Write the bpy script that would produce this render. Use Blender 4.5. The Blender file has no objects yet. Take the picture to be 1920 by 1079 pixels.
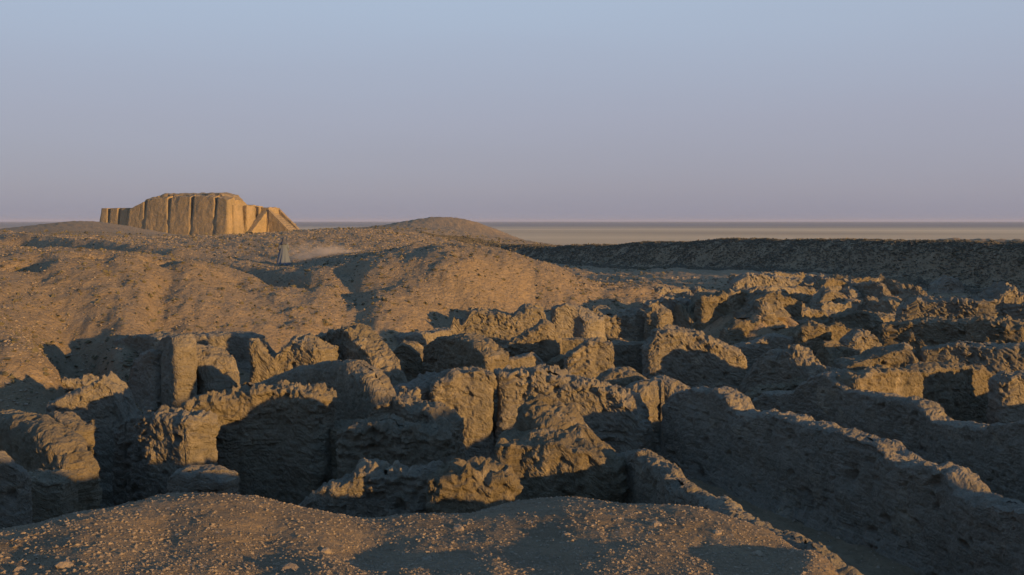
import bpy, math, random
import numpy as np
C = bpy.context.scene
COL = C.collection
F = 1867.0; CZ = 6.0; HY = 415.0; CX = 960.0      # focal length (px of 1920), eye height, horizon row, centre column
SUN_AZ, SUN_EL = 128.0, 6.5                        # clockwise from the view direction (+Y)

# ------------------------------------------------------------------ camera
cd = bpy.data.cameras.new('camera'); cam = bpy.data.objects.new('camera', cd); COL.objects.link(cam)
cam.location = (0, 0, CZ); cam.rotation_euler = (math.radians(90), 0, 0)
cd.sensor_width = 36; cd.lens = 36 * F / 1920; cd.shift_y = -(539.5 - HY) / 1920
cd.clip_start = 0.1; cd.clip_end = 120000
C.camera = cam
# ------------------------------------------------------------------ light
w = bpy.data.worlds.new('World'); C.world = w; w.use_nodes = True
wt = w.node_tree; wt.nodes.clear()
wo = wt.nodes.new('ShaderNodeOutputWorld'); bg = wt.nodes.new('ShaderNodeBackground')
sky = wt.nodes.new('ShaderNodeTexSky'); sky.sky_type = 'NISHITA'; sky.sun_disc = False
sky.sun_elevation = math.radians(SUN_EL); sky.sun_rotation = math.radians(SUN_AZ)
sky.air_density = 1.0; sky.dust_density = 1.0; sky.ozone_density = 3.0
SKY_TINT = (1.0, 1.0, 1.0)
# the violet dusk band: the sky's own colour shifts with height above the horizon
tc = wt.nodes.new('ShaderNodeTexCoord'); sp = wt.nodes.new('ShaderNodeSeparateXYZ')
wt.links.new(tc.outputs['Generated'], sp.inputs[0])
rp = wt.nodes.new('ShaderNodeValToRGB')
sm_ = wt.nodes.new('ShaderNodeMapping'); sm_.inputs['Scale'].default_value = (1.2, 1.2, 9.0); wt.links.new(tc.outputs['Generated'], sm_.inputs[0])
sn = wt.nodes.new('ShaderNodeTexNoise'); sn.inputs['Scale'].default_value = 1.6; sn.inputs['Detail'].default_value = 4; wt.links.new(sm_.outputs[0], sn.inputs['Vector'])
sa = wt.nodes.new('ShaderNodeMath'); sa.operation = 'MULTIPLY_ADD'; sa.inputs[1].default_value = .035; wt.links.new(sn.outputs['Fac'], sa.inputs[0])
sb_ = wt.nodes.new('ShaderNodeMath'); sb_.operation = 'SUBTRACT'; sb_.inputs[1].default_value = .0175; wt.links.new(sp.outputs['Z'], sb_.inputs[0])
wt.links.new(sb_.outputs[0], sa.inputs[2]); wt.links.new(sa.outputs[0], rp.inputs[0])
e = rp.color_ramp.elements
SKYR = [(0.0, (0.30, 0.295, 0.375)), (0.03, (0.345, 0.335, 0.41)), (0.10, (0.385, 0.395, 0.495)), (0.22, (0.43, 0.515, 0.655)),
        (0.34, (0.31, 0.45, 0.68)), (0.55, (0.20, 0.37, 0.63)), (1.0, (0.14, 0.30, 0.58))]
e[0].position, e[0].color = SKYR[0][0], SKYR[0][1] + (1,)
e[1].position, e[1].color = SKYR[-1][0], SKYR[-1][1] + (1,)
for p, c in SKYR[1:-1]:
    q = e.new(p); q.color = c + (1,)
mx = wt.nodes.new('ShaderNodeMix'); mx.data_type = 'RGBA'; mx.inputs[0].default_value = 0.85
sc_ = wt.nodes.new('ShaderNodeVectorMath'); sc_.operation = 'SCALE'; sc_.inputs['Scale'].default_value = 0.10
wt.links.new(sky.outputs[0], sc_.inputs[0])
wt.links.new(sc_.outputs[0], mx.inputs[6]); wt.links.new(rp.outputs[0], mx.inputs[7])
wt.links.new(mx.outputs[2], bg.inputs[0]); bg.inputs[1].default_value = 0.655
wt.links.new(bg.outputs[0], wo.inputs[0])
sd = bpy.data.lights.new('sun', 'SUN'); so = bpy.data.objects.new('sun', sd); COL.objects.link(so)
sd.energy = 5.0; sd.angle = math.radians(0.6); sd.color = (1.0, 0.565, 0.185)
az, el = math.radians(SUN_AZ), math.radians(SUN_EL)
from mathutils import Vector
sv = Vector((math.sin(az) * math.cos(el), math.cos(az) * math.cos(el), math.sin(el)))
so.rotation_euler = sv.to_track_quat('Z', 'Y').to_euler()
C.view_settings.view_transform = 'Standard'; C.view_settings.look = 'None'
C.view_settings.exposure = 0.7; C.view_settings.gamma = 1.0
C.cycles.max_bounces = 5; C.cycles.diffuse_bounces = 3; C.cycles.volume_bounces = 0
C.cycles.use_denoising = True

# ------------------------------------------------------------------ numpy noise
def _h(ix, iy, iz, s):
    n = (ix.astype(np.uint32) * np.uint32(374761393) + iy.astype(np.uint32) * np.uint32(668265263)
         + iz.astype(np.uint32) * np.uint32(2147483647) + np.uint32((s * 1274126177) & 0xffffffff))
    n = (n ^ (n >> np.uint32(13))) * np.uint32(1274126177)
    n = (n ^ (n >> np.uint32(16))) * np.uint32(2246822519)
    return n ^ (n >> np.uint32(15))
def _g(ix, iy, iz, s, fx, fy, fz):
    h = _h(ix, iy, iz, s)
    a = (h & np.uint32(1023)).astype(np.float32) / 511.5 - 1
    b = ((h >> np.uint32(10)) & np.uint32(1023)).astype(np.float32) / 511.5 - 1
    c = ((h >> np.uint32(20)) & np.uint32(1023)).astype(np.float32) / 511.5 - 1
    return a * fx + b * fy + c * fz
def noise(x, y, z, s=0):
    x = np.asarray(x, np.float64); y = np.asarray(y, np.float64); z = np.asarray(z, np.float64) + 0 * x
    xf, yf, zf = np.floor(x), np.floor(y), np.floor(z)
    ix, iy, iz = (xf.astype(np.int64), yf.astype(np.int64), zf.astype(np.int64))
    fx, fy, fz = (x - xf).astype(np.float32), (y - yf).astype(np.float32), (z - zf).astype(np.float32)
    q = lambda t: t * t * t * (t * (t * 6 - 15) + 10)
    ux, uy, uz = q(fx), q(fy), q(fz)
    r = []
    for dz in (0, 1):
        for dy in (0, 1):
            a = _g(ix, iy + dy, iz + dz, s, fx, fy - dy, fz - dz)
            b = _g(ix + 1, iy + dy, iz + dz, s, fx - 1, fy - dy, fz - dz)
            r.append(a + (b - a) * ux)
    a = r[0] + (r[1] - r[0]) * uy; b = r[2] + (r[3] - r[2]) * uy
    return a + (b - a) * uz
def fbm(x, y, z, o=4, s=0, gain=0.5):
    t = 0; a = 1.0
    for k in range(o):
        t = t + a * noise(x * 2 ** k, y * 2 ** k, np.asarray(z) * 2 ** k, s + k); a *= gain
    return t
def worley(x, y, z, s=0):
    x, y, z = [np.asarray(v, np.float32) for v in (x, y, z)]
    ix, iy, iz = [np.floor(v) for v in (x, y, z)]; best = np.full(x.shape, 9, np.float32)
    for a in (-1, 0, 1):
        for b in (-1, 0, 1):
            for c in (-1, 0, 1):
                h = _h((ix + a).astype(np.int64), (iy + b).astype(np.int64), (iz + c).astype(np.int64), s)
                px = ix + a + (h & np.uint32(1023)).astype(np.float32) / 1023 - x
                py = iy + b + ((h >> np.uint32(10)) & np.uint32(1023)).astype(np.float32) / 1023 - y
                pz = iz + c + ((h >> np.uint32(20)) & np.uint32(1023)).astype(np.float32) / 1023 - z
                best = np.minimum(best, px * px + py * py + pz * pz)
    return np.sqrt(best)
def sstep(t):
    t = np.clip(t, 0, 1); return t * t * (3 - 2 * t)

# ------------------------------------------------------------------ ground heights
def zz(py, D): return CZ - D * (py - HY) / F
PTS = []
def P(px, py, D): PTS.append((px, D, zz(py, D)))
def Z(px, D, z): PTS.append((px, D, z))
for px, z in ((-400, 4.3), (200, 4.25), (960, 4.1), (1600, 3.95), (2300, 3.7)): Z(px, 2, z)
for a in [(-400,1079,4.7),(0,1079,4.9),(300,1079,4.8),(600,1079,5.1),(760,1079,5.35),(930,1079,5.4),(1130,1079,5.45),(1300,1079,5.65),(1450,1079,5.8),
          (0,1004,6.1),(130,980,6.4),(290,946,7.0),(400,937,7.2),(480,942,7.3),(560,958,7.3),(640,976,7.5),(760,982,8.0),
          (900,976,8.4),(980,960,8.8),(1040,957,9.0),(1100,960,9.0),(1200,968,8.6),(1320,974,8.1),(1450,1010,7.45),(1560,1062,6.5),
          (300,1010,5.7),(850,1035,6.32),(1000,1028,6.45),(700,1040,6.2),(1150,1014,6.5),(1300,1030,6.5),(1450,1046,6.5),(500,1020,5.9)]: P(*a)
for px, D in [(-200,6.5),(0,6.4),(200,7.0),(400,7.6),(560,7.6),(760,8.0),(900,8.4),(1040,9.0),(1200,8.7),(1350,8.0)]:
    Z(px, D + 1.0, 2.7); Z(px, D + 2.6, 0.7)
Z(1200, 4.4, 4.03); Z(1000, 4.2, 4.10); Z(1400, 3.6, 3.92); Z(1700, 3.4, 3.82); Z(600, 3.8, 4.22); Z(1520, 8.2, 2.6); Z(1600, 7.2, 2.8)
for px, D, z in [(1750,4.3,3.8),(1780,5.6,2.7),(1780,7.2,1.1),(2050,4.0,3.6),(2050,5.5,2.2),(2050,7.5,0.5),(2400,4,3.4),(2400,6,2.6),(2400,9,2.0),(1650,9.5,0.7)]: Z(px, D, z)
for px in range(-300, 2001, 200):
    for D in (12, 15, 19, 23): Z(px, D, 0.0)
for D in (12, 15, 19, 24, 30): Z(2330, D, 2.0)
for px in (150, 450, 700, 950, 1200, 1450, 1750, 1950): Z(px, 27.5, 0.0)
for px in (600, 850, 1100, 1350, 1650, 2000): Z(px, 32, 0.1)
for px in (1000, 1300, 1600, 1900, 2250): Z(px, 37, 0.5)
for px in (1250, 1500, 1750, 2000): Z(px, 44, 1.1)
for px in (1350, 1600, 1850, 2150): Z(px, 52, 1.7)
# pit edge and the left hill
for a in [(-250,700,24),(0,700,24.5),(110,690,26),(210,672,28.5),(330,630,33),(450,622,34),(560,615,35),(700,622,36),(850,596,41),(1000,572,45),(1200,548,50),
          (-200,560,31),(0,560,32),(200,570,33.5),(350,590,34.5),(-200,480,38),(0,492,38.5),(110,476,40),(240,476,42),(350,494,42),(450,524,42),(560,565,39),(620,520,44),
          (-200,445,90),(100,441,100),(340,452,85),(470,448,85),(560,433,110),(680,431,105),(0,431,140),(150,417,170),(230,424,170),(300,440,140),(-300,430,150),
          (780,456,85),(900,482,70),(535,494,60),(640,470,66),(750,474,66),(420,490,58),
          (850,488,46),(780,490,46),(960,492,48),(1040,503,50),(1100,530,51),(1150,556,49),(850,540,43),(950,545,45),(700,500,45),
          (700,431,150),(780,432,160),(850,433,165),(895,435,165),(935,441,165),(965,450,150),(1020,456,140)]: P(*a)
Z(655, 44, 3.55); Z(100, 60, 4.1); Z(300, 56, 3.7); Z(-200, 62, 4.2)
for px, D, z in [(1050,62,2.0),(1050,75,2.2),(1250,60,2.3),(1250,75,2.4),(1500,62,2.6),(1500,80,2.6),(1850,60,2.7),(1850,75,2.7),(2200,60,2.8),(950,90,2.6),(900,110,3.6)]: Z(px, D, z)
for px in (1100, 1400, 1800, 2200): Z(px, 110, 2.2); Z(px, 160, 0.5); Z(px, 230, -1.5)
for px in (-300, 0, 300, 600, 850): Z(px, 230, -1.0); Z(px, 300, -1.8)
for px in (-300, 0, 300, 600, 850, 1100, 1400, 1800, 2200): Z(px, 420, -2.0)
A = np.array(PTS); tu = np.arctan((A[:, 0] - CX) / F); tr = np.hypot(A[:, 1], A[:, 1] * (A[:, 0] - CX) / F)
TU, TV, TZ = tu * 3.0, np.log(tr), A[:, 2]
def _k(r2): return np.where(r2 > 1e-12, r2 * np.log(r2 + 1e-12), 0)
n_ = len(TU)
K = _k((TU[:, None] - TU) ** 2 + (TV[:, None] - TV) ** 2) + np.eye(n_) * 0.0015
M_ = np.zeros((n_ + 3, n_ + 3)); M_[:n_, :n_] = K; M_[:n_, n_:] = np.c_[np.ones(n_), TU, TV]; M_[n_:, :n_] = M_[:n_, n_:].T
SOL = np.linalg.solve(M_, np.r_[TZ, 0, 0, 0])
def at(px, D): return ((px - CX) / F * D, D)
# gaussian lumps and trenches: (px, D, amount, radius) / (px0,D0,px1,D1, amount, radius)
LUMPS = [(725,43.5,-.3,1.6),(845,162,1.35,9.5),(780,160,.9,14),(1430,42,1.1,2.2),(1325,44,1.0,2.4),(112,39,.2,1.5),(240,40.5,.3,1.3),(350,40.5,.35,1.5),(182,40.5,-.95,.85),(292,41,-.9,.8),(40,38.5,-.9,1.2),(-60,38,-.4,1.2),
         (870,45,.35,2.0),(1020,49,.3,1.8),(690,43,-.3,1.2),(1055,8.9,.05,.3),(1290,7.2,.05,.5)]
SEGS = [(20,84,335,57,-1.3,2.2),(0,93,345,64,.55,2.2),(392,54,560,44,-1.1,1.5),(652,47,668,37,-.45,1.0),(318,40,312,34,-.25,.9),(185,39,250,34,-.12,.5),(60,38,150,30,-.15,.7),(300,38,290,32,-.15,.5),
        (430,42,520,36,-.25,1.0),(100,60,-100,66,-.7,2.0)]
bA = np.array(at(2050, 53.0)); bB = np.array(at(870, 112.0)); bd = (bB - bA) / np.linalg.norm(bB - bA); bn = np.array((bd[1], -bd[0]))
if bn[1] < 0: bn = -bn
def ground(x, y, fine=True):
    x = np.asarray(x, float); y = np.asarray(y, float)
    r = np.hypot(x, y) + 1e-9; th = np.arctan2(x, y)
    thc = np.clip(th, -0.62, 0.62); v = np.log(np.clip(r, 1.5, 420))
    out = np.full(x.shape, SOL[n_]) + SOL[n_ + 1] * thc * 3 + SOL[n_ + 2] * v
    U = thc * 3
    for i in range(n_):
        out += SOL[i] * _k((U - TU[i]) ** 2 + (v - TV[i]) ** 2)
    out = np.where(r > 420, out * 0 - 2.0 , out)
    # behind and beside the photographer the mound carries on and falls away gently
    back = sstep((np.abs(th) - 0.75) / 0.8)
    bz = 4.2 - .9 * sstep(r / 5) * (th > 0) - 2.3 * sstep((r - 3) / 30) - 3.1 * sstep((r - 60) / 200)
    out = out * (1 - back) + bz * back
    for px, D, am, rad in LUMPS:
        X, Y = at(px, D); out += am * np.exp(-((x - X) ** 2 + ((y - Y) * 0.8) ** 2) / (2 * (rad * .6) ** 2))
    for p0, D0, p1, D1, am, rad in SEGS:
        a = np.array(at(p0, D0)); b = np.array(at(p1, D1)); d = b - a; L2 = (d ** 2).sum()
        wob = rad * .5 * noise(x / (rad * 3), y / (rad * 3), 0, 55)
        t = np.clip(((x - a[0]) * d[0] + (y - a[1]) * d[1]) / L2, 0, 1)
        q = np.hypot(x - a[0] - t * d[0], y - a[1] - t * d[1]) + wob
        out += am * np.exp(-(q / (rad * .7)) ** 2)
    # the long scarp on the right
    dist = (x - bA[0]) * bn[0] + (y - bA[1]) * bn[1]; al = (x - bA[0]) * bd[0] + (y - bA[1]) * bd[1]
    Lb = np.linalg.norm(bB - bA)
    dist = dist + 1.2 * fbm(x / 9, y / 9, 0, 3, 71)
    top = np.maximum(4.75 - 0.25 * np.clip(al / Lb, 0, 1) + .12 * fbm(x / 5, y / 5, 0, 3, 73) - out, 0)
    out += top * sstep((dist + 2.4) / 3.2) * sstep((130 - r) / 60 ) * sstep((Lb + 6 - al) / 12) * (th < 1.2)
    # unseen heap added right of the camera to shade the left-centre walls
    cc = .616 * x + .788 * y; tt = .788 * x - .616 * y
    hp = np.exp(-((cc - 14.95) / 2.45) ** 10 - ((tt - 15.5) / 6.0) ** 2)
    out = np.where(hp > .01, out + (5.75 + .25 * noise(x / 3, y / 3, 0, 91) - out) * hp, out)
    # undulation
    amp = np.clip((r - 3) / 30, 0.12, 1) * np.where(r > 250, .4, 1)
    out += 0.22 * amp * (r > 14) * (1 - .6 * sstep((r - 120) / 20)) * sstep((r - 14) / 6) * fbm(x / 5.5, y / 5.5, 0, 3, 11)
    hillside = sstep((r - 27) / 8) * sstep((220 - r) / 60)
    out += 0.26 * hillside * (np.abs(noise(x / 1.5 + .12 * y, y / 5.0, 0, 21) + .25 * noise(x / .6, y / 1.2, 0, 22)) - .25)
    if fine:
        out += hillside * (.13 * (np.abs(fbm(x / 1.1, y / 1.6, 0, 4, 61, .6)) - .2) + .05 * noise(x / .45, y / .6, 0, 63))
        nr = sstep((16 - r) / 8)
        out += 0.05 * np.clip(r / 12, .45, 1.6) * fbm(x / .7, y / .7, 0, 4, 31) * (r < 260)
        out += 0.020 * nr * (np.abs(noise(x / .16, y / .16, 0, 41)) + .6 * np.abs(noise(x / .07, y / .07, 0, 43)))
        fld = sstep((px_of(x, y) - 1080) / 120) * sstep((r - 33) / 5) * sstep((64 - r) / 8) * (y > 0)
        out += fld * (0.65 * (np.abs(fbm(x / 1.9, y / 1.9, 0, 3, 47)) - .12))
    return out
def px_of(x, y): return CX + F * x / np.where(np.abs(y) < 1e-6, 1e-6, y)

# ------------------------------------------------------------------ mesh helpers
def mesh_from(name, V, Q, smooth=True):
    V = np.asarray(V, np.float32).reshape(-1, 3); Q = np.asarray(Q, np.int32).reshape(-1, Q.shape[-1]); k = Q.shape[1]
    m = bpy.data.meshes.new(name)
    m.vertices.add(len(V)); m.vertices.foreach_set('co', V.ravel())
    m.loops.add(Q.size); m.loops.foreach_set('vertex_index', Q.ravel())
    m.polygons.add(len(Q)); m.polygons.foreach_set('loop_start', np.arange(0, Q.size, k, dtype=np.int32))
    m.polygons.foreach_set('loop_total', np.full(len(Q), k, np.int32))
    m.polygons.foreach_set('use_smooth', np.full(len(Q), smooth, bool))
    m.update(calc_edges=True); return m
def link(name, me, mat, loc=(0, 0, 0), parent=None):
    o = bpy.data.objects.new(name, me)
    if me is not None and mat is not None: me.materials.append(mat)
    o.location = loc; COL.objects.link(o)
    if parent: o.parent = parent
    return o
def tag(o, label=None, cat=None, group=None, kind=None):
    if label: o['label'] = label
    if cat: o['category'] = cat
    if group: o['group'] = group
    if kind: o['kind'] = kind
    return o
def gridq(nr, nc, wrap=False):
    i = np.arange(nr - 1)[:, None]; j = np.arange(nc if wrap else nc - 1)[None, :]; j2 = (j + 1) % nc
    return np.stack([i * nc + j, i * nc + j2, (i + 1) * nc + j2, (i + 1) * nc + j], -1).reshape(-1, 4)

# ------------------------------------------------------------------ materials
def earth(name, c1, c2, c3, scales=(0.35, 3.0, 22.0), bump=0.05, fine=40.0, courses=0.0, pale=None, bands=False, var=0.0):
    m = bpy.data.materials.new(name); m.use_nodes = True; t = m.node_tree; N = t.nodes; L = t.links
    b = N['Principled BSDF']; b.inputs['Roughness'].default_value = 0.95; b.inputs['Specular IOR Level'].default_value = 0.12
    g = N.new('ShaderNodeNewGeometry')
    def nz(scale, det=4, rough=.6):
        n = N.new('ShaderNodeTexNoise'); n.inputs['Scale'].default_value = scale; n.inputs['Detail'].default_value = det
        n.inputs['Roughness'].default_value = rough; L.new(g.outputs['Position'], n.inputs['Vector']); return n
    def mix(fac, a, bcol, lo=.35, hi=.65):
        mr = N.new('ShaderNodeMapRange'); mr.inputs[1].default_value = lo; mr.inputs[2].default_value = hi; L.new(fac, mr.inputs[0])
        x = N.new('ShaderNodeMix'); x.data_type = 'RGBA'; L.new(mr.outputs[0], x.inputs[0])
        for v, s in ((a, 6), (bcol, 7)):
            if isinstance(v, tuple): x.inputs[s].default_value = v + (1,)
            else: L.new(v, x.inputs[s])
        return x.outputs[2]
    n1, n2, n3 = nz(scales[0], 5), nz(scales[1], 6, .7), nz(scales[2], 4, .7)
    col = mix(n1.outputs['Fac'], c1, c2); col = mix(n2.outputs['Fac'], col, c3, .45, .75)
    dk = tuple(v * .55 for v in c1); col = mix(n3.outputs['Fac'], col, dk, .52, .80)
    if pale: 
        vo = N.new('ShaderNodeTexVoronoi'); vo.inputs['Scale'].default_value = pale[1]; L.new(g.outputs['Position'], vo.inputs['Vector'])
        mr = N.new('ShaderNodeMapRange'); mr.inputs[1].default_value = .22; mr.inputs[2].default_value = .12; L.new(vo.outputs['Distance'], mr.inputs[0])
        sp2 = N.new('ShaderNodeSeparateColor'); L.new(vo.outputs['Color'], sp2.inputs[0])
        gt = N.new('ShaderNodeMath'); gt.operation = 'GREATER_THAN'; gt.inputs[1].default_value = pale[2]; L.new(sp2.outputs[0], gt.inputs[0])
        mu = N.new('ShaderNodeMath'); mu.operation = 'MULTIPLY'; L.new(mr.outputs[0], mu.inputs[0]); L.new(gt.outputs[0], mu.inputs[1])
        col = mix(mu.outputs[0], col, pale[0], 0, 1)
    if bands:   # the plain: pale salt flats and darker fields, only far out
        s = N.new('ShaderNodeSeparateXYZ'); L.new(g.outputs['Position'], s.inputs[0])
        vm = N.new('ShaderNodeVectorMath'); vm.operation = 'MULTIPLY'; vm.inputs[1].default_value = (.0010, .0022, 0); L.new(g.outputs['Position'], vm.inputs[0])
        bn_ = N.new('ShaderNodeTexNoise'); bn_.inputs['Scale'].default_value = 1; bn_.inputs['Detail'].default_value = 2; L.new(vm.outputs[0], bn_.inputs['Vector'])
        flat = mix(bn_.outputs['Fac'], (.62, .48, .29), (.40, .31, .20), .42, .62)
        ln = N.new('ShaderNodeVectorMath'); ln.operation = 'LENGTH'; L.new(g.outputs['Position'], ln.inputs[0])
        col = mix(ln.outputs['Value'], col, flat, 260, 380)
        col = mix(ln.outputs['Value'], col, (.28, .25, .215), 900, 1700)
    if var:
        oi = N.new('ShaderNodeObjectInfo'); hs = N.new('ShaderNodeHueSaturation'); L.new(col, hs.inputs['Color'])
        m5 = N.new('ShaderNodeMapRange'); m5.inputs[3].default_value = 1 - var; m5.inputs[4].default_value = 1 + var; L.new(oi.outputs['Random'], m5.inputs[0]); L.new(m5.outputs[0], hs.inputs['Value'])
        m6 = N.new('ShaderNodeMapRange'); m6.inputs[3].default_value = 1.2; m6.inputs[4].default_value = .8; L.new(oi.outputs['Random'], m6.inputs[0]); L.new(m6.outputs[0], hs.inputs['Saturation'])
        col = hs.outputs[0]
        salt = nz(.9, 6, .75); col = mix(salt.outputs['Fac'], col, tuple(v * 1.75 for v in c1), .56, .72)
    L.new(col, b.inputs['Base Color'])
    ad = N.new('ShaderNodeMath'); ad.operation = 'ADD'
    f1 = nz(fine, 6, .72); f2 = N.new('ShaderNodeTexVoronoi'); f2.inputs['Scale'].default_value = fine * .45; L.new(g.outputs['Position'], f2.inputs['Vector'])
    L.new(f1.outputs['Fac'], ad.inputs[0])
    m2 = N.new('ShaderNodeMath'); m2.operation = 'MULTIPLY'; m2.inputs[1].default_value = -.5; L.new(f2.outputs['Distance'], m2.inputs[0]); L.new(m2.outputs[0], ad.inputs[1])
    hgt = ad.outputs[0]
    if courses:
        s = N.new('ShaderNodeSeparateXYZ'); L.new(g.outputs['Position'], s.inputs[0])
        wv = nz(2.5, 3); a1 = N.new('ShaderNodeMath'); a1.operation = 'MULTIPLY_ADD'; a1.inputs[1].default_value = .10; L.new(wv.outputs['Fac'], a1.inputs[0]); L.new(s.outputs['Z'], a1.inputs[2])
        a2 = N.new('ShaderNodeMath'); a2.operation = 'MULTIPLY'; a2.inputs[1].default_value = 2 * math.pi / .105; L.new(a1.outputs[0], a2.inputs[0])
        a3 = N.new('ShaderNodeMath'); a3.operation = 'SINE'; L.new(a2.outputs[0], a3.inputs[0])
        a4 = N.new('ShaderNodeMath'); a4.operation = 'MULTIPLY'; a4.inputs[1].default_value = courses; L.new(a3.outputs[0], a4.inputs[0])
        a5 = N.new('ShaderNodeMath'); a5.operation = 'ADD'; L.new(hgt, a5.inputs[0]); L.new(a4.outputs[0], a5.inputs[1]); hgt = a5.outputs[0]
    bp = N.new('ShaderNodeBump'); bp.inputs['Distance'].default_value = bump; bp.inputs['Strength'].default_value = 1.0
    L.new(hgt, bp.inputs['Height']); L.new(bp.outputs[0], b.inputs['Normal'])
    return m
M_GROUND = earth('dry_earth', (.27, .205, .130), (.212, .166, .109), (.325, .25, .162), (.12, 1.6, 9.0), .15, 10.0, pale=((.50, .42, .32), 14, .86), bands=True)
M_WALL = earth('mud_brick', (.20, .172, .125), (.15, .133, .10), (.255, .218, .16), (.5, 3.5, 24.0), .11, 13.0, courses=.03, var=.16)
M_ZIG = earth('baked_brick', (.265, .205, .125), (.19, .155, .10), (.315, .24, .15), (.12, .6, 2.5), .5, 1.3)
M_STONE = earth('stone', (.25, .20, .14), (.19, .155, .115), (.31, .25, .18), (4, 12, 60.0), .01, 90.0)

# ------------------------------------------------------------------ the ground sheet
def angs():
    a = [-180 + 3 * i for i in range(40)]; x = -60.0
    while x < -34: a.append(x); x += .6
    while x < 34: a.append(x); x += .075
    while x < 60: a.append(x); x += .6
    while x < 180: a.append(x); x += 3
    return np.radians(np.array(a))
TH = angs(); rr = [0.3]
while rr[-1] < 17500:
    r = rr[-1]; rr.append(r * (1.05 if r < 4 else 1.0055 if r < 60 else 1.009 if r < 190 else 1.03 if r < 1200 else 1.15))
RR = np.array(rr)
X = RR[:, None] * np.sin(TH)[None]; Y = RR[:, None] * np.cos(TH)[None]
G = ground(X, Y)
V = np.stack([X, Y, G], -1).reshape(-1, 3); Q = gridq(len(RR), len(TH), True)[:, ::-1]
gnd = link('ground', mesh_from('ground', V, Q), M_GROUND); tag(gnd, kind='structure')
print('ground verts', len(V))

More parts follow.
